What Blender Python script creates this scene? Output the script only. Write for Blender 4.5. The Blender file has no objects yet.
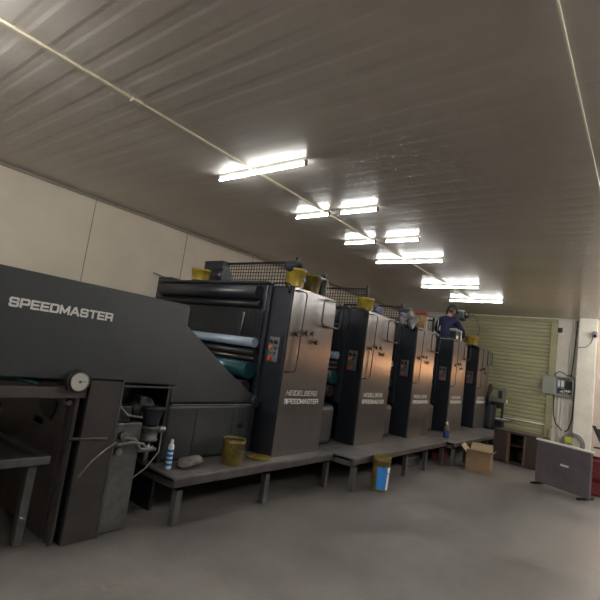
import bpy, bmesh, math, random
from mathutils import Vector, Matrix
random.seed(7)
SC = bpy.context.scene
COL = SC.collection
PI = math.pi

# ------------------------------------------------------------ materials
def mat(name, col, rough=.5, metal=0., noise=0., nscale=4., bump=0., bscale=40., col2=None, spec=.5, stretch=None, coat=0., rvar=0.):
    m = bpy.data.materials.new(name); m.use_nodes = True
    nt = m.node_tree; b = nt.nodes['Principled BSDF']
    b.inputs['Base Color'].default_value = (*col, 1)
    b.inputs['Roughness'].default_value = rough
    b.inputs['Metallic'].default_value = metal
    b.inputs['Specular IOR Level'].default_value = spec
    if coat: b.inputs['Coat Weight'].default_value = coat; b.inputs['Coat Roughness'].default_value = .15
    tc = nt.nodes.new('ShaderNodeTexCoord'); src = tc.outputs['Object']
    if stretch:
        mp = nt.nodes.new('ShaderNodeMapping'); mp.inputs['Scale'].default_value = stretch
        nt.links.new(src, mp.inputs[0]); src = mp.outputs[0]
    if noise or rvar:
        n = nt.nodes.new('ShaderNodeTexNoise'); n.inputs['Scale'].default_value = nscale; n.inputs['Detail'].default_value = 8
        n.inputs['Roughness'].default_value = .65
        nt.links.new(src, n.inputs[0])
        if noise:
            r = nt.nodes.new('ShaderNodeValToRGB')
            c2 = col2 or tuple(c*(1-noise) for c in col); c1 = tuple(min(1, c*(1+noise*.5)) for c in col)
            r.color_ramp.elements[0].position = .32; r.color_ramp.elements[1].position = .68
            r.color_ramp.elements[0].color = (*c2, 1); r.color_ramp.elements[1].color = (*c1, 1)
            nt.links.new(n.outputs[0], r.inputs[0]); nt.links.new(r.outputs[0], b.inputs['Base Color'])
        if rvar:
            mr = nt.nodes.new('ShaderNodeMapRange'); mr.inputs[1].default_value = .3; mr.inputs[2].default_value = .7
            mr.inputs[3].default_value = rough-rvar; mr.inputs[4].default_value = rough+rvar
            nt.links.new(n.outputs[0], mr.inputs[0]); nt.links.new(mr.outputs[0], b.inputs['Roughness'])
    if bump:
        n2 = nt.nodes.new('ShaderNodeTexNoise'); n2.inputs['Scale'].default_value = bscale; n2.inputs['Detail'].default_value = 4
        nt.links.new(src, n2.inputs[0])
        bp = nt.nodes.new('ShaderNodeBump'); bp.inputs['Strength'].default_value = bump; bp.inputs['Distance'].default_value = .01
        nt.links.new(n2.outputs[0], bp.inputs['Height']); nt.links.new(bp.outputs[0], b.inputs['Normal'])
    return m

def emat(name, col, s):
    m = bpy.data.materials.new(name); m.use_nodes = True
    b = m.node_tree.nodes['Principled BSDF']
    b.inputs['Base Color'].default_value = (.8, .8, .8, 1)
    b.inputs['Emission Color'].default_value = (*col, 1); b.inputs['Emission Strength'].default_value = s
    return m

M = {}
M['hood'] = mat('charcoal_hammered_paint', (.016, .019, .0235), .42, 0, .25, 3, .25, 260, rvar=.06)
M['body'] = mat('grey_green_machine_paint', (.021, .024, .028), .45, 0, .35, 3.5, .2, 220, rvar=.08)
M['front'] = mat('brushed_grey_metallic_paint', (.155, .146, .145), .33, .75, .10, 2, 0, 30, stretch=(4, 4, .8), rvar=.03)
tg = M['front'].node_tree.nodes.new('ShaderNodeCombineXYZ'); tg.inputs[0].default_value = 1
M['front'].node_tree.links.new(tg.outputs[0], M['front'].node_tree.nodes['Principled BSDF'].inputs['Tangent']); M['front'].node_tree.nodes['Principled BSDF'].inputs['Anisotropic'].default_value = .8
M['side'] = mat('dark_blue_grey_paint', (.013, .016, .024), .4, 0, .3, 5, .15, 200)
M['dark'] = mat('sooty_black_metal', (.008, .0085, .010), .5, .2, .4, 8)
M['black'] = mat('black_plastic', (.008, .008, .009), .4)
M['tube'] = mat('black_tube_steel', (.02, .02, .022), .3, .5)
M['chrome'] = mat('worn_steel', (.26, .265, .27), .3, .9, .3, 20)
M['steel'] = mat('dull_grey_steel', (.11, .11, .112), .45, .5, .4, 10)
M['blueroll'] = mat('pale_blue_rubber_roller', (.22, .27, .34), .3, .1, .15, 12)
M['teal'] = mat('teal_blanket_cylinder', (.008, .05, .062), .3, .2, .3, 9)
M['redroll'] = mat('dark_ink_roller', (.022, .013, .015), .3, .1)
M['letter'] = mat('white_lettering', (.60, .60, .58), .5)
M['letter2'] = mat('worn_pale_lettering', (.50, .49, .47), .5)
M['yellow'] = mat('yellow_plastic', (.29, .21, .02), .42, 0, .4, 9, col2=(.15, .10, .012))
M['olive'] = mat('inky_olive_yellow_plastic', (.14, .10, .014), .45, 0, .5, 7, col2=(.06, .045, .01))
M['inkblack'] = mat('wet_black_ink', (.006, .006, .008), .2)
M['bluelab'] = mat('blue_label', (.02, .17, .5), .45)
M['bluedark'] = mat('dark_blue_plastic', (.012, .05, .16), .4)
M['boxlight'] = mat('light_grey_enamel', (.30, .31, .29), .4)
M['whitelab'] = mat('white_label', (.75, .77, .8), .5)
M['cream'] = mat('cream_wall_paint', (.60, .53, .435), .7, 0, .10, 1.2, .08, 30)
M['white'] = mat('off_white_plaster', (.62, .575, .50), .75, 0, .16, 2.5, .25, 18)
M['pink'] = mat('dull_pinkish_plaster', (.46, .39, .33), .75, 0, .12, 2)
M['floor'] = mat('grimy_grey_concrete', (.13, .12, .113), .5, 0, .4, 1.6, .2, 30, rvar=.1)
M['shutter'] = mat('olive_cream_shutter_paint', (.31, .295, .17), .5, .0, .12, 1.3, stretch=(1, .5, 2))
M['rail'] = mat('olive_guide_rail_paint', (.27, .25, .13), .5, 0, .2, 4)
M['seam'] = mat('dirty_seam', (.25, .21, .16), .8)
M['trim'] = mat('grey_trim', (.23, .20, .17), .5)
M['conduit'] = mat('cream_plastic_trunking', (.55, .50, .38), .45)
M['fix'] = mat('white_enamel_batten', (.6, .6, .55), .4)
M['pipe'] = mat('white_pvc_pipe', (.66, .64, .58), .4)
M['cable'] = mat('black_cable', (.015, .014, .014), .5)
M['greycab'] = mat('grey_violet_steel', (.105, .092, .10), .5, .1, .25, 5, .1, 60)
M['brown'] = mat('dark_brown_wood', (.035, .018, .016), .5, 0, .45, 6, stretch=(1, 1, 5))
M['wood'] = mat('orange_lit_wood', (.12, .065, .03), .6, 0, .4, 6, stretch=(1, 1, .3))  # tan colour carries the orange light on the cabinet posts
M['card'] = mat('brown_cardboard', (.17, .105, .055), .75, 0, .2, 6)
M['cardin'] = mat('pale_cardboard_edge', (.30, .22, .13), .75)
M['hose'] = mat('dirty_pale_hose', (.16, .15, .135), .5, 0, .4, 20)
M['wallside'] = mat('dull_brown_grey_plaster', (.17, .145, .125), .75, 0, .15, 2)
M['red'] = mat('dark_red_plastic', (.14, .012, .016), .65, 0, .3, 6)
M['boxgrey'] = mat('grey_green_enamel', (.16, .17, .135), .45)
M['navy'] = mat('navy_work_shirt', (.009, .010, .050), .85, 0, .35, 14, .35, 90)
M['trouser'] = mat('charcoal_trousers', (.02, .02, .024), .9, 0, .3, 10)
M['skin'] = mat('skin', (.33, .17, .12), .55)
M['hair'] = mat('black_hair', (.010, .008, .007), .5)
M['cap'] = mat('black_cap_cloth', (.018, .018, .02), .85)
M['foil'] = mat('crumpled_silver_film', (.16, .16, .175), .3, .4, .5, 30, 1., 40)
M['violet'] = mat('pale_violet_rag', (.16, .15, .23), .9, 0, .4, 30, .6, 60)
M['ragdark'] = mat('dark_inky_rag', (.015, .016, .03), .85, 0, .3, 30, .8, 60)
M['ragpale'] = mat('dirty_pale_rag', (.17, .16, .155), .9, 0, .5, 20, .8, 60)
M['gold'] = mat('gold_carton_side', (.26, .15, .045), .5, 0, .5, 14, col2=(.08, .03, .012))
M['tag'] = mat('bright_yellow_tag', (.55, .55, .04), .5)
M['dial'] = mat('off_white_dial', (.38, .37, .35), .4)
M['paper'] = mat('white_paper', (.7, .68, .65), .7)
M['redbtn'] = mat('red_button', (.50, .05, .02), .35)
M['orbtn'] = mat('orange_button', (.55, .17, .04), .35)
M['grbtn'] = mat('green_button', (.04, .13, .06), .35)
M['plate'] = mat('aluminium_button_plate', (.17, .17, .18), .4, .4, .2, 10)
M['brownleg'] = mat('brownish_grey_panel_paint', (.036, .031, .030), .42, .1, .35, 4)
M['purpleg'] = mat('violet_grey_steel', (.07, .06, .062), .45, .2, .4, 5)
M['tubelight'] = emat('fluorescent_tube_glow', (.98, 1.0, .97), 6.5)
M['tubefill'] = emat('added_fill_tube_glow', (1.0, .985, .93), 85)  # stronger glow for the fill tubes added out of view

# chequer plate deck
def chequer():
    m = mat('dirty_chequer_plate', (.12, .114, .114), .5, .1, .35, 5)
    nt = m.node_tree; b = nt.nodes['Principled BSDF']
    tc = nt.nodes.new('ShaderNodeTexCoord'); ck = nt.nodes.new('ShaderNodeTexChecker'); ck.inputs['Scale'].default_value = 38
    mp = nt.nodes.new('ShaderNodeMapping'); mp.inputs['Rotation'].default_value = (0, 0, PI/4)
    nt.links.new(tc.outputs['Object'], mp.inputs[0]); nt.links.new(mp.outputs[0], ck.inputs[0])
    bp = nt.nodes.new('ShaderNodeBump'); bp.inputs['Strength'].default_value = .5; bp.inputs['Distance'].default_value = .004
    nt.links.new(ck.outputs['Fac'], bp.inputs['Height']); nt.links.new(bp.outputs[0], b.inputs['Normal'])
    return m
M['deck'] = chequer()

# ------------------------------------------------------------ mesh building
class MB:
    def __init__(s): s.bm = bmesh.new()
    def _add(s, tmp):
        me = bpy.data.meshes.new('t'); tmp.to_mesh(me); tmp.free(); s.bm.from_mesh(me); bpy.data.meshes.remove(me); return s
    def box(s, x0, x1, y0, y1, z0, z1, bev=0, seg=2, rot=None):
        t = bmesh.new(); bmesh.ops.create_cube(t, size=1)
        sx, sy, sz = abs(x1-x0), abs(y1-y0), abs(z1-z0)
        for v in t.verts: v.co = Vector((v.co.x*sx, v.co.y*sy, v.co.z*sz))
        if bev: bmesh.ops.bevel(t, geom=t.edges[:], offset=min(bev, .45*min(sx, sy, sz)), segments=seg, affect='EDGES', profile=.5)
        c = Vector(((x0+x1)/2, (y0+y1)/2, (z0+z1)/2))
        R = rot.to_4x4() if rot else Matrix.Identity(4)
        bmesh.ops.transform(t, matrix=Matrix.Translation(c) @ R, verts=t.verts[:])
        return s._add(t)
    def tube(s, pts, r, n=10, closed=False, cap=True):
        pts = [Vector(p) for p in pts]; k = len(pts); rings = []
        rs = r if isinstance(r, (list, tuple)) else [r]*k
        t = bmesh.new(); prev = None
        for i, p in enumerate(pts):
            if closed: d = (pts[(i+1) % k]-pts[i-1])
            else: d = pts[min(i+1, k-1)]-pts[max(i-1, 0)]
            d.normalize()
            if prev is None:
                a = Vector((0, 0, 1)) if abs(d.z) < .9 else Vector((1, 0, 0)); u = d.cross(a).normalized()
            else:
                u = (prev - d*prev.dot(d)).normalized()
            prev = u; w = d.cross(u)
            rings.append([t.verts.new(p+(u*math.cos(2*PI*j/n)+w*math.sin(2*PI*j/n))*rs[i]) for j in range(n)])
        m = k if closed else k-1
        for i in range(m):
            a, b = rings[i], rings[(i+1) % k]
            for j in range(n): 
                f = t.faces.new((a[j], a[(j+1) % n], b[(j+1) % n], b[j])); f.smooth = True
        if cap and not closed:
            t.faces.new(rings[0][::-1]); t.faces.new(rings[-1])
        return s._add(t)
    def cyl(s, p0, p1, r, n=20, r2=None):
        return s.tube([p0, p1], [r, r if r2 is None else r2], n)
    def lathe(s, prof, c=(0, 0, 0), n=28, jag=0):
        t = bmesh.new(); rings = []
        for (r, z) in prof:
            rings.append([t.verts.new((c[0]+max(r, .0004)*math.cos(2*PI*j/n), c[1]+max(r, .0004)*math.sin(2*PI*j/n), c[2]+z)) for j in range(n)])
        for i in range(len(rings)-1):
            for j in range(n):
                f = t.faces.new((rings[i][j], rings[i][(j+1) % n], rings[i+1][(j+1) % n], rings[i+1][j])); f.smooth = True
        bmesh.ops.recalc_face_normals(t, faces=t.faces[:])
        return s._add(t)
    def prism(s, poly, y0, y1, bev=0):           # polygon in XZ extruded along Y
        t = bmesh.new()
        vs = [t.verts.new((x, y0, z)) for x, z in poly]; f = t.faces.new(vs)
        r = bmesh.ops.extrude_face_region(t, geom=[f])
        for v in r['geom']:
            if isinstance(v, bmesh.types.BMVert): v.co.y = y1
        bmesh.ops.recalc_face_normals(t, faces=t.faces[:])
        if bev: bmesh.ops.bevel(t, geom=t.edges[:], offset=bev, segments=2, affect='EDGES', profile=.5)
        return s._add(t)
    def prismyz(s, poly, x0, x1, bev=0):           # polygon in YZ extruded along X
        t = bmesh.new()
        vs = [t.verts.new((x0, y, z)) for y, z in poly]; f = t.faces.new(vs)
        r = bmesh.ops.extrude_face_region(t, geom=[f])
        for v in r['geom']:
            if isinstance(v, bmesh.types.BMVert): v.co.x = x1
        bmesh.ops.recalc_face_normals(t, faces=t.faces[:])
        if bev: bmesh.ops.bevel(t, geom=t.edges[:], offset=bev, segments=2, affect='EDGES', profile=.5)
        return s._add(t)
    def blob(s, c, r, amp=.25, seed=0, sub=3, sc=(1, 1, 1)):
        rnd = random.Random(seed); t = bmesh.new(); bmesh.ops.create_icosphere(t, subdivisions=sub, radius=1)
        dirs = [(Vector((rnd.gauss(0, 1), rnd.gauss(0, 1), rnd.gauss(0, 1))).normalized(), rnd.uniform(2, 7), rnd.uniform(0, 6)) for _ in range(9)]
        for v in t.verts:
            k = 1+amp*sum(math.sin(v.co.dot(d)*fq+ph) for d, fq, ph in dirs)/4
            v.co = Vector((c[0]+v.co.x*k*r*sc[0], c[1]+v.co.y*k*r*sc[1], c[2]+v.co.z*k*r*sc[2]))
        return s._add(t)
    GL = {'S': (1, [[(1, .80), (.97, .93), (.85, 1), (.15, 1), (.03, .93), (0, .82), (0, .66), (.03, .57), (.15, .52), (.85, .49), (.97, .44), (1, .34), (1, .18), (.97, .07), (.85, 0), (.15, 0), (.03, .07), (0, .2)]]),
          'P': (1, [[(0, 0), (0, 1), (.85, 1), (.97, .93), (1, .84), (1, .54), (.97, .45), (.85, .38), (0, .38)]]),
          'E': (.92, [[(1, 1), (0, 1), (0, 0), (1, 0)], [(0, .5), (.92, .5)]]),
          'D': (1, [[(0, 0), (0, 1), (.80, 1), (.95, .92), (1, .78), (1, .22), (.95, .08), (.80, 0), (0, 0)]]),
          'M': (1.2, [[(0, 0), (0, 1), (.5, .15), (1, 1), (1, 0)]]),
          'A': (1.1, [[(0, 0), (.44, 1), (.56, 1), (1, 0)], [(.16, .30), (.84, .30)]]),
          'T': (1, [[(0, 1), (1, 1)], [(.5, 1), (.5, 0)]]),
          'R': (1, [[(0, 0), (0, 1), (.85, 1), (.97, .93), (1, .86), (1, .58), (.97, .49), (.85, .42), (0, .42)], [(.72, .42), (.98, .3), (1, 0)]]),
          'H': (1, [[(0, 0), (0, 1)], [(1, 0), (1, 1)], [(0, .5), (1, .5)]]),
          'I': (.02, [[(0, 0), (0, 1)]]),
          'L': (.85, [[(0, 1), (0, 0), (1, 0)]]),
          'B': (1, [[(0, 0), (0, 1), (.82, 1), (.94, .92), (.94, .6), (.82, .52), (0, .52)], [(.82, .52), (1, .42), (1, .1), (.86, 0), (0, 0)]]),
          'G': (1, [[(1, .80), (.97, .93), (.85, 1), (.15, 1), (.03, .93), (0, .82), (0, .18), (.03, .07), (.15, 0), (.85, 0), (.97, .07), (1, .16), (1, .46), (.55, .46)]])}
    def text(s, body, h, loc, width, th, shear=0., gap=.42, depth=.003):
        ws = [s.GL[c][0] for c in body]; u = width/(sum(ws)+gap*(len(body)-1)); x = 0
        for c, wd in zip(body, ws):
            for line in s.GL[c][1]:
                P_ = [Vector((loc[0]+(x+p[0]*wd)*u+shear*p[1]*h, 0, loc[2]+p[1]*h)) for p in line]
                for i in range(len(P_)-1):
                    a, b_ = P_[i], P_[i+1]; d = b_-a
                    if d.length < 1e-6: continue
                    dn = d.normalized(); nn = Vector((-dn.z, 0, dn.x))*th/2; ex = dn*th*(.5 if i in (0, len(P_)-2) else .35)
                    a2, b2 = a-(ex if i else ex*0+dn*th*.5), b_+ex
                    t = bmesh.new(); q = [a2-nn, b2-nn, b2+nn, a2+nn]
                    v0 = [t.verts.new((v.x, loc[1]-depth-.0004*(i % 4), v.z)) for v in q]; v1 = [t.verts.new((v.x, loc[1]+.001, v.z)) for v in q]
                    t.faces.new(v0); t.faces.new(v1[::-1])
                    for j in range(4): t.faces.new((v0[j], v0[(j+1) % 4], v1[(j+1) % 4], v1[j]))
                    s._add(t)
            x += wd+gap
        return s
    def build(s, name, m, parent=None, smooth=False, loc=None):
        me = bpy.data.meshes.new(name)
        bmesh.ops.recalc_face_normals(s.bm, faces=s.bm.faces[:])
        s.bm.to_mesh(me); s.bm.free()
        if smooth:
            for p in me.polygons: p.use_smooth = True
        me.materials.append(m)
        o = bpy.data.objects.new(name, me); COL.objects.link(o)
        if parent: o.parent = parent
        if loc: o.location = loc
        return o

def tag(o, label=None, cat=None, group=None, kind=None):
    if label: o['label'] = label
    if cat: o['category'] = cat
    if group: o['group'] = group
    if kind: o['kind'] = kind
    return o
def empty(name, loc, label, cat, group=None, rz=0):
    o = bpy.data.objects.new(name, None); COL.objects.link(o); o.location = loc; o.rotation_euler = (0, 0, rz)
    o.empty_display_size = .1
    return tag(o, label, cat, group)
def copy_tree(o, parent=None):
    c = o.copy(); COL.objects.link(c)
    if parent: c.parent = parent
    for ch in [x for x in kids.get(o.name, [])]:
        copy_tree(ch, c)
    return c
kids = {}
def index_kids():
    kids.clear()
    for o in list(bpy.data.objects):
        if o.parent: kids.setdefault(o.parent.name, []).append(o)
def arc(cx, cz, r, a0, a1, y, n=5):
    return [(cx+r*math.cos(math.radians(a0+(a1-a0)*i/n)), y, cz+r*math.sin(math.radians(a0+(a1-a0)*i/n))) for i in range(n+1)]

# ------------------------------------------------------------ room
H = 3.6; XE = 14.4; YL = 6.94; YR = -4.0; XB = -4.0
b = MB(); b.box(XB, XE, YR, YL, -.1, 0); tag(b.build('floor', M['floor']), kind='structure')

def ceiling_mat():
    m = mat('painted_metal_ceiling_sheet', (.56, .52, .475), .27, .1, .10, .7, stretch=(1, .25, 1))
    return m
b = MB()
t = bmesh.new(); pitch = .25; x = XB; prof = []
while x < XE-.01:
    prof += [(x, 0), (x+.13, 0), (x+.16, .0012), (x+.22, .0012)]; x += pitch
prof.append((XE, 0))
lo = [t.verts.new((px, YR, H+pz)) for px, pz in prof]; hi = [t.verts.new((px, YL, H+pz)) for px, pz in prof]
for i in range(len(prof)-1): t.faces.new((lo[i], lo[i+1], hi[i+1], hi[i]))
top = [t.verts.new((px, y, H+.06)) for px, y in ((XB, YR), (XE, YR), (XE, YL), (XB, YL))]; t.faces.new(top)
b._add(t); tag(b.build('ceiling', ceiling_mat()), kind='structure')

b = MB(); b.box(XB, XE+.2, YL, YL+.2, 0, H+.05); tag(b.build('wall_left', M['cream']), kind='structure')
b = MB(); b.box(XE, XE+.2, YR, YL, 0, H+.05); tag(b.build('wall_end', M['white']), kind='structure')
b = MB(); b.box(XB, XE+.2, YR-.2, YR, 0, H+.05); tag(b.build('wall_right', M['wallside']), kind='structure')
b = MB(); b.box(XB-.2, XB, YR-.2, YL+.2, 0, H+.05); tag(b.build('wall_back', M['cream']), kind='structure')
# ceiling edge trims and wall seams
b = MB(); b.box(XB, XE, YL-.03, YL, H-.045, H-.001); tag(b.build('trim_1', M['trim']), kind='structure')
b = MB(); b.box(XE-.05, XE, YR, YL-.03, H-.05, H-.001); tag(b.build('trim_2', M['conduit']), kind='structure')
b = MB()
for sx in (-.4, 1.55, 3.3, 5.1, 6.9, 8.7, 10.5, 12.3): b.box(sx, sx+.012, YL-.004, YL, 0, H-.05)
tag(b.build('trim_3', M['seam']), kind='structure')
# concrete column by the shutter
b = MB(); b.box(14.1, XE, 1.12, 1.535, 0, H, .012)
tag(b.build('wall_column', M['white']), kind='structure')
b = MB(); b.box(14.33, XE, -1.4, 1.12, 0, H, 0)
tag(b.build('wall_end_lining', M['pink']), kind='structure')

b = MB(); b.box(14.34, XE, -3.6, -1.6, 0, 2.9, .01); d2 = b.build('dark_reflection_slab', M['wallside']); tag(d2, kind='structure')  # dark slab added out of view to darken the nearest tower's reflection
# roller shutter (door_1)
b = MB(); y0, y1 = 2.22, 4.9; pit = .112; z = .03; prof = []
while z < 3.5:
    for k in range(6):
        a = k/6; prof.append((XE-.030-.022*min(1, math.sin(PI*a)*1.6), z+pit*a))
    z += pit
t = bmesh.new()
A = [t.verts.new((px, y0, pz)) for px, pz in prof]; B = [t.verts.new((px, y1, pz)) for px, pz in prof]
for i in range(len(prof)-1):
    f = t.faces.new((A[i], B[i], B[i+1], A[i+1]))
b._add(t); door = b.build('door_1', M['shutter']); tag(door, kind='structure')
sm = door.modifiers.new('s', 'SOLIDIFY'); sm.thickness = .006
b = MB(); b.box(14.28, XE-.002, 2.06, 2.22, 0, 3.54, .006); b.build('guide_rail', M['rail'], door)
b = MB(); b.box(14.28, XE-.002, 4.9, 5.06, 0, 3.54, .006); b.build('guide_rail', M['rail'], door)
b = MB(); b.box(14.27, 14.395, 2.06, 5.06, 3.46, 3.555, .01); b.build('head_box', M['rail'], door)
b = MB(); b.cyl((14.30, 2.1, .62), (14.30, 3.6, .62), .016, 12); b.build('lock_bar', M['pipe'], door)

# ------------------------------------------------------------ ceiling lights
def light(x, loc_y, kind, tm='tubelight'):
    root = empty('fluorescent_light', (x, loc_y, H), '', 'ceiling light', 'fluorescent battens along the ceiling trunking')
    for (a, c) in (((-.665, .665),) if kind == 'long' else ((-.68, -.10), (.06, .66))):
        b = MB(); b.box(-.014, .014, a, c, -.038, -.001, .005); b.build('batten', M['fix'], root)
        b = MB(); b.cyl((0, a+.02, -.064), (0, c-.02, -.064), .0115, 12); b.build('tube', M[tm], root)
        for sy in (a+.01, c-.01):
            e = MB(); e.box(-.016, .016, sy-.012, sy+.012, -.080, -.02, .003); e.build('lamp_holder', M['steel'], root)
    return root
LX = [(3.385, 3.507, 'long', 'long fluorescent ceiling light nearest the camera, its glare crossing the cream trunking'),
      (4.825, 3.45, 'split', 'split fluorescent ceiling light of two short tubes, second from the camera'),
      (6.18, 3.46, 'split', 'split fluorescent ceiling light of two short tubes, third from the camera above the second tower'),
      (7.49, 3.55, 'long', 'long fluorescent ceiling light fourth from the camera, just beyond the split ones'),
      (9.815, 3.60, 'long', 'long fluorescent ceiling light fifth from the camera, second from the shutter'),
      (11.60, 3.545, 'long', 'long fluorescent ceiling light farthest away, directly above the worker in the cap')]
for x, y, k, l in LX:
    tag(light(x, y, k), l)
for x, y in ((.2, 3.6), (-2.2, 3.6), (.2, -1.2), (4.2, -1.6), (7.6, -1.6), (10.4, -1.6), (13.2, -.5)):
    tag(light(x, y, 'long', 'tubefill'), 'long fluorescent ceiling light added outside the picture frame as fill', group='added fill lights out of frame')  # unseen tubes, brighter than the visible ones, added to light the room
b = MB(); b.box(XB, 11.7, 3.60, 3.635, H-.022, H-.0005, .003)
for x in (1.9, 3.1, 5.7, 8.8): b.box(x-.05, x+.05, 3.59, 3.645, H-.027, H-.0004, .003)
tag(b.build('cable_trunking', M['conduit']), 'cream plastic cable trunking running along the ceiling through all the lights', 'cable trunking')
b = MB(); b.tube([(XB, .44, H-.012), (4.9, .44, H-.012), (5.6, .43, H-.012)], .008, 8)
tag(b.build('ceiling_cable', M['conduit']), 'thin pale cable on the ceiling at the upper right', 'cable')

# ------------------------------------------------------------ delivery unit
YF = 3.3
D = empty('delivery_unit', (1.3, YF, 0), 'charcoal delivery end of the printing press with its long lettered hood and gauge', 'printing press delivery')
ox = 1.3
b = MB(); 
poly = [(-1.1-ox+1.3-.2, 1.215)]
poly = [(.0-ox, 1.215), (2.60-ox, 1.180), (2.60-ox, 1.86)] + [(2.56-ox+.04*math.cos(a), 1.865+.04*math.sin(a)) for a in (.4, .9, 1.4)] + [(.0-ox, 1.915)]
b.prism(poly, 0, 2.6, .008); b.build('hood', M['hood'], D)
b = MB(); b.text('SPEEDMASTER', .050, (1.150-ox, -.001, 1.660), .715, .0135)
tag(b.build('lettering', M['letter'], D), 'white extended word SPEEDMASTER')
b = MB(); b.text('HEIDELBERG', .050, (.405-ox, -.001, 1.662), .66, .0135)
tag(b.build('lettering', M['letter'], D), 'white extended word HEIDELBERG, cut by the picture edge')
# sloping side plate and lower body
b = MB(); b.prism([(2.76-ox, .98), (2.76-ox, 1.74), (2.84-ox, 1.72), (3.47-ox, 1.31), (3.87-ox, 1.09), (4.02-ox, 1.04), (4.02-ox, .98)], .28, .40, .01)
b.build('sloping_side_plate', M['body'], D)
b = MB(); b.box(2.75-ox, 3.98-ox, .27, 2.6, .422, .965, .035, 3); b.build('lower_body', M['body'], D)
b = MB(); b.box(2.77-ox, 3.94-ox, .262, .30, .952, .970, .008); b.build('ledge_highlight', M['steel'], D)  # pale strip paints the highlight along the ledge
for x in (3.10, 3.62):
    b = MB(); b.box(x-ox, x+.010-ox, .268, .275, .45, .93); b.build('panel_seam', M['black'], D)
b = MB(); b.cyl((3.76-ox, .23, .74), (3.76-ox, .275, .74), .022, 14); b.box(3.70-ox, 3.80-ox, .245, .255, .735, .745); b.build('door_knob', M['tube'], D)
b = MB(); b.cyl((3.93-ox, .235, 1.0), (3.93-ox, .55, 1.0), .062, 24); b.build('drum_end', M['body'], D, smooth=False)
# legs / support panel
b = MB(); b.box(1.80-ox, 2.068-ox, .0, .03, 0, 1.212, .004); b.build('support_panel', M['brownleg'], D)
b = MB(); b.box(2.066-ox, 2.078-ox, -.004, .012, 0, 1.205); b.build('edge_strip', M['steel'], D)
b = MB(); b.box(2.07-ox, 2.62-ox, .02, .05, 1.15, 1.165); b.build('edge_strip', M['purpleg'], D)
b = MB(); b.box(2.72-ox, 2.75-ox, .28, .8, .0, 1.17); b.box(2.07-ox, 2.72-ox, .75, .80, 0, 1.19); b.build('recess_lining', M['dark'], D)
# far end wall of the pile bay with slots
b = MB(); X0, X1 = 1.745-ox, 1.77-ox
def cutwall(b, x0, x1, y0, y1, z0, z1, holes):
    ys = sorted({y0, y1, *[h[0] for h in holes], *[h[1] for h in holes]}); zs = sorted({z0, z1, *[h[2] for h in holes], *[h[3] for h in holes]})
    for i in range(len(ys)-1):
        for j in range(len(zs)-1):
            cy, cz = (ys[i]+ys[i+1])/2, (zs[j]+zs[j+1])/2
            if any(h[0] < cy < h[1] and h[2] < cz < h[3] for h in holes): continue
            b.box(x0, x1, ys[i], ys[i+1], zs[j], zs[j+1])
cutwall(b, X0, X1, .19, 2.5, 0, 1.2, [(.52, .70, .765, .815), (1.38, 1.56, .735, .785)])
b.build('end_panel', M['purpleg'], D)
b = MB(); b.box(X0, X1, .06, .14, 0, 1.2); b.build('end_strip', M['purpleg'], D)
b = MB(); b.prismyz([(.33, .98), (.60, 1.0), (.62, .90), (.50, .84), (.38, .83), (.35, .90)], X0-.012, X0-.002)
b.build('dark_opening_patch', M['dark'], D)  # flat dark patch painted in for the shade of an irregular opening
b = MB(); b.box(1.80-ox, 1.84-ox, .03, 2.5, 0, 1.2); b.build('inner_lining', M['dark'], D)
b = MB(); b.box(.0-ox, 1.80-ox, .03, .09, 1.055, 1.135, .008); b.build('front_rail', M['purpleg'], D)
b = MB(); b.cyl((.0-ox, .45, 1.14), (1.74-ox, .45, 1.14), .025, 12); b.cyl((.0-ox, 1.0, 1.1), (1.74-ox, 1.0, 1.1), .03, 12); b.build('gripper_rod', M['steel'], D)
b = MB(); b.tube([(1.45-ox, .05, 1.15), (1.3-ox, .08, 1.19), (1.1-ox, .08, 1.20), (.9-ox, .1, 1.16), (.6-ox, .12, 1.19)], .012, 8)
b.build('air_hose', M['teal'], D)
b = MB(); b.box(-.3-ox+.3, 0.02-ox, 0, 2.6, 0, 1.215); b.build('front_frame', M['body'], D)
# gauge
g = MB(); g.cyl((1.69-ox, .02, 1.187), (1.69-ox, -.035, 1.187), .085, 28); g = g.build('gauge_housing', M['black'], D)
b = MB(); b.cyl((1.69-ox, -.034, 1.187), (1.69-ox, -.046, 1.187), .064, 28); d_ = b.build('dial', M['dial'], g)
b = MB(); b.tube([(1.69-ox+.066*math.cos(a*PI/14), -.044, 1.187+.066*math.sin(a*PI/14)) for a in range(28)], .005, 8, closed=True); b.build('bezel', M['chrome'], g)
b = MB(); b.cyl((1.69-ox, -.045, 1.187), (1.69-ox, -.054, 1.187), .009, 12); b.box(1.69-ox, 1.74-ox, -.050, -.047, 1.187, 1.190); b.build('needle', M['black'], g)
# small bracket frame
b = MB(); b.tube([(1.74-ox, .06, .0), (1.74-ox, .06, .74), (1.74-ox, .02, .76), (2.0-ox, -.02, .76)], .012, 8); b.build('bracket', M['purpleg'], D)
b = MB(); b.cyl((1.72-ox, .1, 1.01), (1.72-ox, .16, 1.01), .02, 12); b.build('sensor', M['chrome'], D)

# delivery pile table (movable platform)
T = empty('pile_table', (.85, 4.1, 0), 'grimy grey pile table with a pale rim at the lower left under the hood', 'pile table')
b = MB(); b.box(-.75, .80, -.70, .85, .575, .60, .004); b.build('tabletop', M['purpleg'], T)
b = MB(); b.box(-.75, .80, -.72, -.66, .575, .635, .006); b.box(.74, .80, -.66, .85, .575, .635, .006); b.build('rim', M['steel'], T)
for sx in (-.65, .72):
    for sy in (-.62, .75):
        b = MB(); b.box(sx-.03, sx+.03, sy-.03, sy+.03, 0, .575, .005); b.build('leg', M['steel'], T)

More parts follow.
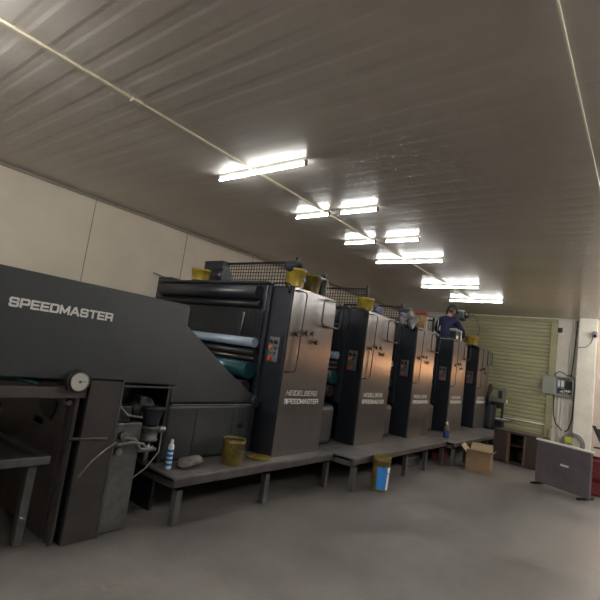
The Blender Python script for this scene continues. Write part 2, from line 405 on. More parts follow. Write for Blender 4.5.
# air regulator / dampening pump in the recess
Pm = empty('powder_spray_pump', (2.30, 3.36, 0), 'grey spray pump with jar, valves and hoses in the dark recess under the hood', 'pump')
b = MB(); b.box(-.20, .04, -.02, .26, .0, .86, .012); b.build('housing', M['steel'], Pm)
b = MB(); b.cyl((-.02, .13, .93), (.18, .13, .97), .075, 20); b.box(-.17, -.06, .02, .22, .86, .99, .01); b.box(.03, .10, .06, .2, .95, 1.06, .01); b.build('motor', M['body'], Pm)
b = MB(); b.lathe([(.0, .83), (.065, .83), (.07, .86), (.095, .97), (.10, .975), (.10, .985), (.0, .985)], (.13, .0, 0), 24); b.build('filter_cup', M['side'], Pm)
b = MB(); b.lathe([(.0, .70), (.072, .70), (.078, .71), (.078, .72), (.07, .725), (.07, .80), (.078, .805), (.078, .825), (.0, .83)], (.13, .0, 0), 24); b.build('glass_jar', M['steel'], Pm)
b = MB(); b.cyl((.13, 0, .52), (.13, 0, .70), .025, 14); b.cyl((.02, -.0, .62), (.22, -.0, .62), .018, 12); b.build('valve', M['chrome'], Pm)
b = MB(); b.cyl((.20, 0, .78), (.27, -.02, .80), .028, 14); b.build('valve', M['chrome'], Pm)
b = MB(); b.cyl((-.16, -.02, .64), (-.16, -.06, .64), .028, 16); b.build('valve', M['chrome'], Pm)
b = MB(); b.cyl((-.14, -.02, .76), (-.14, -.07, .76), .035, 16)
b.build('valve', M['chrome'], Pm)
b = MB(); b.tube([(-.14, -.06, .76), (-.06, -.09, .74), (.0, -.10, .66), (.10, -.09, .65), (.14, -.06, .66)], .014, 8); b.build('hose', M['hose'], Pm); b = MB(); b.tube([(-.2, -.07, .70), (-.08, -.1, .72), (.02, -.1, .70), (.08, -.08, .64)], .012, 8); b.build('hose', M['hose'], Pm); b = MB()
b.tube([(.24, -.02, .78), (.2, -.08, .62), (.08, -.1, .5), (-.05, -.1, .42)], .006, 6)
b.build('hose', M['hose'], Pm)
b = MB(); b.tube([(-.15, .1, 1.04), (-.18, .0, .98), (-.12, -.02, .92), (.02, -.02, .90), (.05, .05, .95)], .010, 8); b.build('cable', M['hose'], Pm); b = MB(); b.tube([(-.2, -.06, .72), (-.3, -.12, .70), (-.42, -.14, .62), (-.50, -.12, .50)], .006, 8)
b.build('cable', M['hose'], Pm)

# spray can
Sc = empty('spray_can', (2.72, 3.40, .421), 'slim white spray can with blue stripes standing at the deck end beside the pump', 'spray can')
b = MB(); b.lathe([(0, 0), (.026, 0), (.028, .01), (.028, .20), (.024, .215), (.015, .225), (0, .225)], n=20); b.build('can', M['whitelab'], Sc)
b = MB()
for k in range(4): b.lathe([(.0284, .03+k*.04), (.0284, .055+k*.04)], n=20)
b.build('label_stripes', M['bluelab'], Sc)
b = MB(); b.lathe([(.016, .222), (.016, .25), (.010, .262), (0, .262)], n=16); b.build('cap', M['paper'], Sc)

# ------------------------------------------------------------ printing units
def make_unit():
    U = empty('printing_unit', (4.03, YF, 0), '', 'printing unit', 'printing units of the press')
    W = .93; ZT = 2.39
    b = MB(); b.prism([(0, .422), (W, .422), (W, ZT-.10), (W-.08, ZT-.012), (0.03, ZT-.002), (0, ZT-.03)], .014, .335, .006); b.build('tower_cabinet', M['side'], U)
    b = MB(); b.prism([(.012, .385), (W-.005, .385), (W-.005, ZT-.105), (W-.085, ZT-.022), (.035, ZT-.012), (.012, ZT-.035)], 0, .016, .004); b.build('front_panel', M['front'], U)
    b = MB(); b.box(.11, W-.02, .335, 2.6, .422, 1.50, .02); b.box(.06, W-.05, .335, 2.45, 1.50, 2.30, .03); b.build('machine_frame', M['dark'], U)
    # far side frame
    b = MB(); b.box(-.06, .10, 2.30, 2.62, .422, 2.47, .012); b.build('far_side_frame', M['body'], U)
    # inner side frame (near)
    b = MB(); b.prism([(-.06, .98), (.0, .98), (.0, 2.36), (-.04, 2.38)], .31, .40, .004); b.build('near_side_frame', M['side'], U)
    # top beam and rounded ink cover
    b = MB(); b.box(-.10, .02, .34, 2.5, 2.385, 2.42, .01); b.build('top_beam', M['body'], U)
    b = MB(); b.cyl((-.12, .42, 2.27), (-.12, 2.36, 2.27), .085, 28); b.box(-.06, .0, .36, 2.45, 2.03, 2.39, .01); b.build('ink_duct_cover', M['side'], U)
    b = MB(); b.cyl((-.09, .40, 2.13), (-.09, 2.40, 2.13), .045, 20); b.build('ink_roller', M['dark'], U)
    # wire guard before the rollers
    b = MB(); z0, z1 = 1.76, 2.06
    for i in range(11): z = z0+(z1-z0)*i/10; b.box(-.10, -.092, .38, 2.40, z-.004, z+.004)
    for i in range(46): y = .40+i*.0445; b.box(-.093, -.087, y-.003, y+.003, z0, z1)
    b.build('guard_mesh', M['body'], U)
    b = MB(); b.box(-.075, -.04, .36, 2.45, 1.72, 2.05); b.build('guard_backing', M['side'], U)
    b = MB(); b.tube([(-.13, .62, 2.02), (-.13, .63, 1.85), (-.12, .66, 1.74)], .009, 8); b.build('lever', M['chrome'], U)
    b = MB(); b.cyl((-.14, .36, 1.665), (-.14, 2.44, 1.665), .056, 28); b.build('washup_roller', M['blueroll'], U)
    b = MB(); b.cyl((-.10, .36, 1.545), (-.10, 2.44, 1.545), .045, 24); b.build('form_roller', M['dark'], U)
    b = MB(); b.cyl((-.10, .36, 1.475), (-.10, 2.44, 1.475), .03, 24); b.build('rider_roller', M['redroll'], U)
    b = MB(); b.cyl((-.16, .36, 1.34), (-.16, 2.44, 1.34), .10, 32); b.build('blanket_cylinder', M['teal'], U)
    b = MB(); b.cyl((-.20, .36, 1.14), (-.20, 2.44, 1.14), .085, 32); b.build('impression_cylinder', M['redroll'], U)
    # button panel on the side of the tower
    p = MB(); p.box(-.012, -.001, .105, .255, 1.475, 1.765, .004); p = p.build('button_panel', M['plate'], U)
    for (y, z, r, m) in ((.215, 1.71, .021, 'black'), (.145, 1.705, .023, 'black'), (.215, 1.645, .024, 'orbtn'), (.145, 1.64, .018, 'steel'), (.215, 1.58, .019, 'grbtn'), (.155, 1.575, .016, 'steel'), (.21, 1.515, .027, 'redbtn')):
        b = MB(); b.cyl((-.035, y, z), (-.010, y, z), r, 16); b.build('button', M[m], p)
    b = MB(); b.box(-.006, -.0005, .05, .085, 1.45, 1.80); b.build('cover_slot', M['black'], U)
    b = MB(); b.tube([(-.02, .05, ZT-.1), (-.025, .05, ZT+.01), (-.02, .10, ZT+.02), (-.02, .29, ZT+.02), (-.02, .32, ZT-.02), (-.02, .325, 1.9)], .010, 8); b.build('cable_loop', M['tube'], U)
    # handles, knobs
    r = .05; y = -.035
    pts = [(.03, -.002, 2.335), (.05, y, 2.338)]+[(x_, y, z_) for x_, _, z_ in arc(.225-r, 2.340-r, r, 90, 0, y)]+[(x_, y, z_) for x_, _, z_ in arc(.195-r, 1.385+r, r, 0, -90, y)]+[(.05, y, 1.383), (.03, -.002, 1.38)]
    b = MB(); b.tube(pts, .0075, 8); b.build('door_handle', M['tube'], U)
    y = -.05; x0, x1, z0, z1 = .575, .985, 2.0, 2.335; r = .06
    pts = arc(x0+r, z1-r, r, 180, 90, y)+arc(x1-r, z1-r, r, 90, 0, y)+arc(x1-r, z0+r, r, 0, -90, y)+arc(x0+r, z0+r, r, -90, -180, y)
    b = MB(); b.tube(pts, .0105, 8, closed=True); b.cyl((.70, y, z1), (.70, 0, z1-.0), .009, 8); b.cyl((.70, y, z0), (.70, 0, z0), .009, 8); b.build('grab_rail', M['tube'], U)
    for (x, z) in ((.16, 1.83), (.335, 1.865), (.46, 1.870), (.555, 1.775)):
        b = MB(); b.cyl((x, -.03, z), (x, 0, z), .013, 12); b.cyl((x, -.044, z), (x, -.026, z), .033, 6, r2=.034)
        b.build('knob', M['black'], U)
    b = MB(); b.text('HEIDELBERG', .052, (.125, -.001, 1.118), .60, .0085, .25); b.build('lettering', M['letter2'], U)
    b = MB(); b.text('SPEEDMASTER', .050, (.11, -.001, 1.022), .67, .0105); b.build('lettering', M['letter'], U)
    return U
def gap_body(U, dx):
    # rounded lower body linking this unit to the one before it
    b = MB(); b.box(-dx, -.30, .18, 2.5, .422, .97, .07, 4); b.build('link_body', M['body'], U)
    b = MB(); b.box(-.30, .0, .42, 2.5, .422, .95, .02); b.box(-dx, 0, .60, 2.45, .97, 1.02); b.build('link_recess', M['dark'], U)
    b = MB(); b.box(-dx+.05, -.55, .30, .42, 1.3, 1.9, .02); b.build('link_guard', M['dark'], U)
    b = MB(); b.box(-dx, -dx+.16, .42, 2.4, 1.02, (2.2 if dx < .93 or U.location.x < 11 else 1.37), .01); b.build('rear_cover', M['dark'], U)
    b = MB()
    for k in range(5): b.tube([(-dx+.25, .32-.02*k, 1.28+.07*k), (-dx+.33, .30, 1.31+.07*k), (-dx+.45, .32, 1.28+.07*k)], .018, 8)
    b.build('pipe_bank', M['steel'], U)
    b = MB(); b.box(-dx+.02, -.25, .36, 2.2, 1.38, 1.44, .01); b.build('foot_board', M['deck'], U)

U1 = make_unit()
index_kids()
UX = [4.03, 5.84, 7.67, 9.62, 11.49]
UN = ['nearest printing unit, its dull grey lettered tower carrying two buckets and a black bottle',
      'second printing unit from the camera, its lettered tower carrying one yellow tub',
      'middle printing unit whose lettered tower carries the red-topped carton',
      'fourth printing unit, its tower just in front of the worker in the cap',
      'farthest printing unit, its tower nearest the olive shutter']
units = [U1]+[copy_tree(U1) for _ in range(4)]
for i, u in enumerate(units):
    u.location = (UX[i], YF, 0); u['label'] = UN[i]
for i in range(1, 5): gap_body(units[i], UX[i]-UX[i-1]-.93)

# wire guards across the units
def guard(x, y0, y1, label, motor=False, z0=2.425, z1=2.83):
    G = empty('wire_guard', (x, (y0+y1)/2, z0), label, 'safety guard', 'wire guards on top of the press')
    L = y1-y0; h = z1-z0
    b = MB(); b.box(-.015, .015, -L/2, L/2, h-.03, h); b.box(-.012, .012, -L/2, L/2, .0, .03)
    b.build('frame', M['dark'], G)
    b = MB(); b.box(-.02, .02, -L/2, -L/2+.045, 0, h+.05); b.build('post', M['dark'], G)
    b = MB(); b.box(-.02, .02, L/2-.045, L/2, 0, h+.0); b.build('post', M['dark'], G)
    b = MB(); n = int(L/.052)
    for i in range(n): y = -L/2+(i+.5)*L/n; b.box(-.003, .003, y-.004, y+.004, .02, h-.02)
    for i in range(7): z = .03+(h-.06)*(i+.5)/7; b.box(-.0035, .0035, -L/2, L/2, z-.004, z+.004)
    b.build('wire_mesh', M['dark'], G)
    if motor:
        b = MB(); b.box(-.12, .02, L/2-.42, L/2, .04, h+.01, .01); b.cyl((-.08, L/2-.50, h*.45), (-.08, L/2-.28, h*.45), .11, 20); b.build('motor_box', M['side'], G)
    return G
guard(4.6, 3.75, 5.53, 'black wire mesh guard with a solid dark end on the nearest unit', True)
guard(6.42, 3.68, 5.5, 'black wire mesh guard behind the yellow tub of the second tower')
guard(8.25, 3.9, 5.3, 'dark wire mesh guard behind the crumpled silver film')
guard(10.2, 4.0, 5.3, 'dark wire mesh guard directly beside the worker')
b = MB(); b.box(-.04, .04, -.12, .12, 0, .36, .02)
tag(b.build('junction_box', M['side'], loc=(8.05, 3.76, 2.40)), 'dark blue-grey box standing behind the crumpled silver film', 'box')
# pale rail near worker
b = MB(); b.tube([(0, .25, 0), (0, .25, .40), (0, .22, .43), (0, -.22, .43), (0, -.25, .40), (0, -.25, 0)], .012, 8)
tag(b.build('hand_rail', M['chrome'], loc=(9.75, 3.99, 2.42)), 'thin pale grey hand rail in front of the worker\'s left arm', 'hand rail')

# ------------------------------------------------------------ walkway decks
def deck(x0, x1, y0, y1, label, n):
    Dk = empty('walkway_deck', ((x0+x1)/2, (y0+y1)/2, 0), label, 'walkway', 'chequer plate walkway sections')
    L = (x1-x0)/2; Wd = (y1-y0)/2
    b = MB(); b.box(-L, L, -Wd, Wd, .398, .420, .003); b.build('tread_plate', M['deck'], Dk)
    b = MB(); b.box(-L, L, -Wd, -Wd+.03, .335, .398); b.box(-L, L, Wd-.04, Wd, .335, .398); b.build('edge_beam', M['purpleg'], Dk)
    for i in range(n):
        x = -L+.08+(2*L-.16)*i/(n-1)
        b = MB(); b.box(x-.03, x+.03, -Wd+.01, -Wd+.07, 0, .398); b.box(x-.03, x+.03, -Wd+.01, Wd-.05, .30, .36); b.build('support', M['steel'], Dk)
deck(2.62, 5.10, 3.15, 3.95, 'chequer plate walkway section nearest the camera, under the olive ink bucket', 3)
deck(5.12, 8.40, 2.85, 3.95, 'middle chequer plate walkway section in front of the second and third towers', 5)
deck(8.42, 12.1, 2.70, 3.95, 'far chequer plate walkway section carrying the little spray bottle', 6)
# machine base below the deck
b = MB(); b.box(4.0, 12.4, 3.97, 5.85, 0, .421)
tag(b.build('press_bed', M['dark']), 'sooty black machine bed running under all the printing units', 'machine base')

# under-deck clutter (dark shapes)
def small_crate(x, y, m, label, rz):
    C = empty('tool_box', (x, y, 0), label, 'tool box', None, rz)
    b = MB(); b.box(-.2, .2, -.11, .11, 0, .15, .01); b.build('body', M[m], C)
    b = MB(); b.prismyz([(-.115, .15), (.115, .15), (.07, .20), (-.07, .20)], -.205, .205, .004); b.build('lid', M[m], C)
    b = MB(); b.tube([(-.07, 0, .2), (-.07, 0, .235), (.07, 0, .235), (.07, 0, .2)], .008, 8); b.build('handle', M['tube'], C)
small_crate(8.9, 3.12, 'red', 'dark red tool box half hidden under the far walkway section', .1)
small_crate(7.6, 3.2, 'side', 'dark blue-grey tool box half hidden under the middle walkway section', -.1)

# ------------------------------------------------------------ buckets and things
def bucket(x, y, z, r, h, m, label, group='yellow ink buckets', rz=0., lab=None, tilt=(0, 0), inner='inkblack', badge=False, handle=True, band=None, flare=.86):
    B = empty('ink_bucket', (x, y, z), label, 'bucket', group, rz)
    B.rotation_euler = (tilt[0], tilt[1], rz)
    b = MB(); b.lathe([(0, 0), (r*flare, 0), (r*flare, .004), (r*.97, h*.86), (r, h*.87), (r*1.0, h*.92), (r*.985, h*.925), (r*1.03, h*.98), (r*1.03, h), (r*.96, h), (r*(flare-.05), .012), (0, .012)], n=32); b.build('pail', M[m], B)
    b = MB(); b.lathe([(0, h*.93), (r*.965, h*.93)], n=32); b.build('ink', M[inner], B)
    if lab:
        b = MB(); t = bmesh.new(); n = 24
        for (a0, a1, mm) in lab:
            b = MB(); t = bmesh.new(); lo = []; hi = []
            for i in range(n+1):
                a = math.radians(a0+(a1-a0)*i/n); z0_, z1_ = h*.08, h*.72
                r0 = r*(flare+(.97-flare)*z0_/(h*.86))+.0015; r1 = r*(flare+(.97-flare)*z1_/(h*.86))+.0015
                lo.append(t.verts.new((r0*math.cos(a), r0*math.sin(a), z0_))); hi.append(t.verts.new((r1*math.cos(a), r1*math.sin(a), z1_)))
            for i in range(n): t.faces.new((lo[i], lo[i+1], hi[i+1], hi[i]))
            b._add(t); tag(b.build('label_band', M[mm], B), 'blue printed band' if mm == 'bluelab' else 'white printed band')
    if badge:
        b = MB(); a = math.radians(badge); rr = r*.94
        c = Vector((rr*math.cos(a), rr*math.sin(a), h*.42)); d = Vector((math.cos(a), math.sin(a), 0))
        b.cyl(c-d*.004, c+d*.006, .028, 16); b.build('badge', M['bluelab'], B)
    if handle:
        b = MB(); b.tube([(r*1.03*math.cos(a*PI/12), -.02-abs(math.sin(a*PI/12))*r*.25-r*.8, h*.9-math.sin(a*PI/12)*h*.55) for a in range(13)], .004, 6) if False else b.tube([(r*1.04*math.cos(PI+a*PI/12), r*1.06*math.sin(PI+a*PI/12), h*.9-math.sin(a*PI/12)*h*.35) for a in range(13)], .0035, 6); b.build('wire_handle', M['steel'], B)
    return B
bucket(3.42, 3.30, .420, .118, .25, 'olive', 'olive-yellow ink bucket with a black inside standing on the near walkway', rz=.3)
Bd = bucket(5.62, 2.72, .0, .118, .44, 'olive', 'yellow bucket with blue and white label on the floor in front of the walkway', rz=0, lab=[(-178, -105, 'bluelab'), (-105, -55, 'whitelab')], handle=True)
bucket(4.15, 3.40, 2.39, .125, .215, 'yellow', 'yellow bucket with a round blue badge on the nearest tower, a dark rag on it', badge=-70, handle=False)
bucket(4.50, 3.42, 2.375, .120, .235, 'olive', 'grimy dark yellow bucket on the nearest tower, second from the left of its top', tilt=(0, .10), handle=False)
bucket(5.95, 3.44, 2.39, .135, .19, 'yellow', 'wide low yellow tub on top of the second tower', handle=False)
bucket(4.0, 4.98, 2.42, .135, .16, 'yellow', 'small yellow tub at the far side of the nearest unit, left of the wire guard', handle=False)
bucket(11.42, 3.50, 2.40, .165, .225, 'yellow', 'yellow bucket beside the farthest tower next to the worker\'s hand', handle=False)
# small stand under that bucket
b = MB(); b.box(-.28, .24, -.2, .45, 0, .022, .004)
tag(b.build('bridge_plate', M['side'], loc=(11.25, 3.5, 2.376)), 'dark flat plate bridging to the farthest tower under the yellow bucket', 'metal plate')
# lid on deck
L_ = MB(); L_.lathe([(0, 0), (.135, 0), (.14, .004), (.14, .016), (.125, .018), (.12, .010), (0, .010)], n=32)
tag(L_.build('bucket_lid', M['olive'], loc=(3.88, 3.34, .422)), 'round olive bucket lid lying on the near walkway beside the tower foot', 'bucket lid')
# rags
b = MB(); b.blob((0, 0, .05), .105, .35, 3, sc=(1, 1, .6)); tag(b.build('rag', M['ragdark'], loc=(4.10, 3.42, 2.58), smooth=True), 'dark inky rag heaped on the badged yellow bucket', 'rag')
b = MB(); b.blob((0, 0, .05), .10, .45, 5, sc=(1.2, .9, .8)); tag(b.build('rag', M['violet'], loc=(6.36, 3.43, 2.395), smooth=True), 'pale violet rag heaped on the second tower beside the yellow tub', 'rag')
b = MB(); b.blob((0, 0, .04), .09, .5, 8, sc=(1.1, .9, .6)); tag(b.build('rag', M['ragpale'], loc=(2.95, 3.36, .43), smooth=True), 'dirty pale rag crumpled at the camera end of the walkway', 'rag')
b = MB(); b.blob((0, 0, .10), .10, .6, 11, sc=(1.0, 1.1, 1.3)); b.blob((-.10, .08, .04), .09, .6, 12, sc=(1.0, 1.1, .9))
tag(b.build('plastic_film', M['foil'], loc=(7.62, 3.46, 2.40)), 'crumpled silver plastic film on the left edge of the middle tower', 'plastic film')
# black bottle on tower 1
Bt = empty('solvent_bottle', (4.75, 3.42, 2.375), 'black solvent bottle with a cap on the right of the nearest tower', 'bottle')
b = MB(); b.lathe([(0, 0), (.062, 0), (.064, .01), (.064, .20), (.055, .225), (.025, .245), (.025, .26), (0, .26)], n=24); b.build('body', M['side'], Bt)
b = MB(); b.lathe([(0, .258), (.035, .258), (.038, .275), (.036, .31), (0, .312)], n=20); b.build('cap', M['black'], Bt)
b = MB(); b.lathe([(.064, .225), (.068, .23), (.04, .25)], n=20); b.build('collar', M['blueroll'], Bt)
b = MB(); b.tube([(.06, -.03, .22), (.10, -.03, .18), (.12, -.02, .08), (.15, -.01, .02)], .005, 6); b.build('pull_cord', M['pipe'], Bt)
# carton on tower 3
Ct = empty('carton', (8.10, 3.45, 2.385), 'gold and white printed carton with a dark red top on the middle tower', 'carton', rz=.25)
b = MB(); b.box(-.14, .14, -.10, .10, 0, .28, .003); b.build('body', M['gold'], Ct)
b = MB(); b.box(-.17, .15, -.12, .11, .26, .33, .01); b.build('lid', M['red'], Ct)
b = MB(); b.box(.142, .146, -.095, .10, .02, .27); b.box(.10, .142, -.103, -.101, .02, .27); b.build('white_panel', M['paper'], Ct)
# small teal-white can on tower 4
Cn = empty('squeeze_bottle', (10.02, 3.44, 2.383), 'small teal and white container on the fourth tower below the worker', 'container')
b = MB(); b.box(-.13, .13, -.07, .07, 0, .20, .02); b.build('body', M['dark'], Cn)
b = MB(); b.box(-.14, .14, -.078, .078, .195, .25, .012); b.build('lid', M['blueroll'], Cn)
b = MB(); b.box(-.10, .02, -.074, -.071, .03, .10); b.build('label_patch', M['whitelab'], Cn)
b = MB(); b.tube([(.1, -.05, .24), (.18, -.08, .22), (.2, -.08, .05), (.19, -.08, .01)], .018, 8); b.build('spout', M['paper'], Cn)
# spray bottle on deck
Sb = empty('spray_bottle', (8.85, 3.02, .42), 'little blue-bottomed spray bottle with a white nozzle standing on the far walkway', 'spray bottle')
b = MB(); b.lathe([(0, 0), (.055, 0), (.058, .01), (.058, .13), (.052, .15)], n=20); b.build('base', M['bluedark'], Sb)
b = MB(); b.lathe([(.052, .15), (.045, .19), (.022, .225), (.02, .24), (0, .24)], n=20); b.build('shoulder', M['card'], Sb)
b = MB(); b.cyl((0, 0, .235), (0, 0, .265), .022, 14); b.box(-.05, .03, -.014, .014, .262, .295, .006); b.build('nozzle', M['paper'], Sb)
# cardboard box
Cb = empty('cardboard_box', (8.78, 2.36, 0), 'open brown cardboard box standing on the floor before the far walkway', 'box', rz=.15)
b = MB()
for (x0, x1, y0, y1) in ((-.24, .24, -.2, -.193), (-.24, .24, .193, .2), (-.24, -.233, -.2, .2), (.233, .24, -.2, .2)): b.box(x0, x1, y0, y1, .005, .30)
b.box(-.24, .24, -.2, .2, 0, .006); b.build('walls', M['card'], Cb)
def flap(p, q, d):
    b = MB(); t = bmesh.new(); p, q, d = Vector(p), Vector(q), Vector(d)
    vs = [t.verts.new(v) for v in (p, q, q+d-(q-p)*.05, p+d+(q-p)*.05)]; f = t.faces.new(vs)
    r = bmesh.ops.extrude_face_region(t, geom=[f]); n = (q-p).cross(d).normalized()*.004
    for v in r['geom']:
        if isinstance(v, bmesh.types.BMVert): v.co += n
    b._add(t); return b.build('flap', M['cardin'], Cb)
flap((-.24, -.2, .3), (.24, -.2, .3), (0, -.05, .06)); flap((-.24, .2, .3), (.24, .2, .3), (0, .10, .10))
flap((.24, -.2, .3), (.24, .2, .3), (.04, 0, .13)); flap((-.24, -.2, .3), (-.24, .2, .3), (-.10, 0, .07))

# ------------------------------------------------------------ feeder end
F = empty('feeder_unit', (12.7, YF, 0), 'dark feeder end of the press with small ledges beyond the farthest tower', 'printing press feeder')
b = MB(); b.box(-.25, .75, .05, 2.4, 0, 1.15, .03); b.box(-.1, .5, .4, 2.2, 1.15, 1.9, .03); b.build('body', M['dark'], F)
b = MB(); b.box(-.2, .15, -.42, .1, .24, .27, .004); b.box(-.1, .3, -.35, .05, .02, .05, .004); b.build('step', M['steel'], F)
b = MB(); b.box(-.22, -.18, -.40, .05, 0, .24); b.build('step_leg', M['dark'], F)
b = MB(); b.box(-.3, .1, -.18, .15, .4, 1.0, .05); b.build('side_housing', M['side'], F)
b = MB(); b.tube([(-.28, -.02, .95), (-.28, -.06, 1.42), (-.2, -.06, 1.50), (-.1, -.05, 1.48), (-.06, -.02, 1.3)], .035, 10); b.build('curved_arm', M['black'], F)
# column post with hoop
Fp = empty('pile_hoist', (11.9, 4.05, 2.30), 'dark grey hoist post with bracket and thin wire hoop right of the worker', 'hoist')
b = MB(); b.box(-.08, .08, -.10, .12, 0, .98, .02); b.build('post', M['side'], Fp)
b = MB(); b.box(-.10, .10, -.20, .30, .76, 1.04, .04); b.build('head', M['side'], Fp)
b = MB(); b.cyl((-.02, -.28, .9), (-.02, -.20, .9), .07, 18); b.build('pulley', M['black'], Fp)
b = MB(); b.tube([(0, -.25, .98), (0, -.36, .97), (0, -.48, .84), (0, -.58, .60), (0, -.56, .40), (0, -.48, .25), (0, -.46, .08), (0, -.12, .03)], .009, 8); b.build('wire_hoop', M['black'], Fp)

# control console
K = empty('control_console', (12.95, 3.15, 0), 'black control console with a grey-green head by the olive shutter', 'console')
b = MB(); b.box(-.12, .15, -.18, .18, 0, .66, .02); b.build('pedestal', M['black'], K)
b = MB(); b.box(-.25, .3, -.38, .24, .62, .665, .008); b.build('desktop', M['greycab'], K)
b = MB(); b.box(.0, .06, -.16, -.10, .66, 1.15, .01); b.box(.0, .06, .08, .16, .66, 1.15, .01); b.box(.0, .04, -.1, .1, .92, 1.1, .01); b.build('stand', M['black'], K)
b = MB(); cutwall(b, -.03, .05, -.22, .22, 1.08, 1.46, [(.02, .17, 1.22, 1.38)]); b.box(-.045, -.03, -.22, .0, 1.10, 1.44, .006); b.build('head', M['boxgrey'], K)
b = MB(); b.box(-.052, -.046, -.12, -.02, 1.18, 1.38); b.build('screen', M['black'], K)
b = MB(); b.box(-.05, .03, -.24, -.22, 1.08, 1.16); b.build('white_clip', M['paper'], K)
for (x, y, rz, s, l) in ((-.02, -.05, .4, .16, 'white paper sheet on the control console desktop, nearer the stand'), (-.1, -.22, -.3, .12, 'white paper sheet on the control console desktop, at its shutter end')):
    b = MB(); b.box(-s, s, -s*.7, s*.7, 0, .004); o = b.build('paper_sheet', M['paper'], loc=(12.95+x, 3.15+y, .666)); o.rotation_euler = (0, 0, rz); tag(o, l, 'paper')
b = MB(); b.lathe([(0, 0), (.04, 0), (.045, .12), (.045, .2), (0, .2)], n=20); tag(b.build('paper_cup', M['cardin'], loc=(12.78, 3.30, .666)), 'small pale pot standing on the console desktop', 'pot')

# ------------------------------------------------------------ brown open bench
W_ = empty('open_cabinet', (10.55, 2.06, 0), 'low dark brown open cabinet with wood posts coloured as orange-lit in front of the shutter', 'cabinet', rz=-.12)
b = MB(); b.box(-.32, .32, -.44, .44, .60, .645, .006); tag(b.build('top', M['brown'], W_), 'dusty worn top')
b = MB(); b.box(-.30, .30, .40, .43, 0, .60); b.build('side_board', M['brown'], W_)
b = MB(); b.box(-.30, .30, -.43, -.40, 0, .60); b.build('side_board', M['brown'], W_)
b = MB(); b.box(-.30, -.27, .15, .40, .02, .60); b.build('door', M['brown'], W_)
b = MB(); b.box(-.30, -.27, -.40, -.21, .02, .60); b.build('door', M['brown'], W_)
b = MB(); b.box(-.33, -.27, .10, .15, 0, .60); b.build('post', M['wood'], W_)
b = MB(); b.box(-.33, -.27, -.21, -.17, 0, .60); b.build('post', M['wood'], W_)
b = MB(); b.box(-.26, .28, -.40, .40, .36, .38); b.build('shelf', M['brown'], W_)
b = MB(); b.box(.27, .30, -.40, .40, 0, .60); b.build('back_board', M['dark'], W_)
b = MB(); b.box(-.26, .27, -.40, .40, .02, .04); b.build('bottom_board', M['brown'], W_)

# grey steel panel standing at right
G = empty('steel_panel', (8.735, 1.072, 0), 'grey-violet steel panel with a pale top edge standing upright at the lower right', 'panel', rz=math.atan2(1.492-.652, 8.964-8.507)-PI/2)
b = MB(); b.box(0, .05, -.47, .47, .03, .72, .006); b.build('sheet', M['greycab'], G)
b = MB(); b.box(-.012, .062, -.485, .485, .715, .745, .005); tag(b.build('top_edge', M['pipe'], G), 'off-white top edge')
b = MB(); b.box(-.005, -.001, -.12, .02, .40, .43); b.build('label_strip', M['paper'], G)
for sy in (-.40, .40):
    b = MB(); b.box(-.16, .20, sy-.02, sy+.02, 0, .035, .005); b.build('foot', M['dark'], G)

# red crate and dark folded chair at right edge
R_ = empty('plastic_crate', (9.40, .53, 0), 'dark red plastic crate at the right edge beside the grey steel cabinet', 'crate')
b = MB()
cutwall(b, -.30, -.285, -.22, .22, .0, .55, [(-.18, .18, .2, .28), (-.18, .18, .38, .44)])
b.box(.285, .30, -.22, .22, 0, .55); b.box(-.3, .3, -.22, -.205, 0, .55); b.box(-.3, .3, .205, .22, 0, .55); b.box(-.3, .3, -.22, .22, 0, .02); b.build('body', M['red'], R_)
b = MB(); b.box(-.32, .32, -.24, -.205, .52, .56, .005); b.box(-.32, .32, .205, .24, .52, .56, .005); b.box(-.32, -.285, -.24, .24, .52, .56, .005); b.box(.285, .32, -.24, .24, .52, .56, .005); b.build('rim', M['red'], R_)
Ch = empty('folding_chair', (12.6, .70, 0), 'black folded chair leaning at the right edge of the picture', 'chair')
b = MB(); b.box(-.02, .02, -.22, .24, .42, .46, .01, rot=None); b.prismyz([(.30, .92), (.22, .92), (-.02, .42), (.06, .42)], -.03, .03, .005); b.prismyz([(-.22, .92), (-.30, .92), (-.42, .42), (-.34, .42)], -.03, .03, .005); b.build('frame', M['black'], Ch)
b = MB(); b.prismyz([(.26, .86), (-.26, .86), (-.30, .62), (.14, .62)], -.02, .02, .01); b.build('backrest', M['black'], Ch)
b = MB(); b.prismyz([(.06, .42), (-.02, .42), (.14, 0), (.18, 0)], -.015, .015); b.build('leg', M['black'], Ch)
b = MB(); b.prismyz([(-.34, .42), (-.42, .42), (-.3, 0), (-.26, 0)], -.015, .015); b.build('leg', M['black'], Ch)
b = MB(); b.box(-.03, .30, -.36, .04, .42, .46, .01); b.build('seat', M['greycab'], Ch)
b = MB(); b.box(.26, .29, -.34, -.31, 0, .42); b.box(.26, .29, -.02, .01, 0, .42); b.build('leg', M['black'], Ch)

# ------------------------------------------------------------ wall services
# open electrical box
E_ = empty('electrical_box', (XE-.001, 1.82, 1.46), 'open grey electrical box with wiring between the shutter and the column', 'electrical box')
b = MB(); b.box(-.18, 0, -.24, .22, 0, .025); b.box(-.18, 0, -.24, .22, .50, .525); b.box(-.18, 0, -.24, -.205, 0, .525); b.box(-.18, 0, .195, .22, 0, .525); b.box(-.01, 0, -.24, .22, 0, .525); b.build('casing', M['boxlight'], E_)
b = MB(); b.box(-.012, .0, -.15, .15, -.245, .245, .004); o = b.build('door', M['boxgrey'], E_, loc=(-.19, .22+.14, .262)); o.rotation_euler = (0, 0, .20)
b = MB(); b.box(-.10, -.01, .00, .14, .25, .42, .008); b.build('meter', M['whitelab'], E_)
b = MB(); b.box(-.09, -.01, -.19, -.03, .10, .42, .005); b.box(-.07, -.01, .04, .15, .08, .2, .005); b.build('breaker', M['dark'], E_)
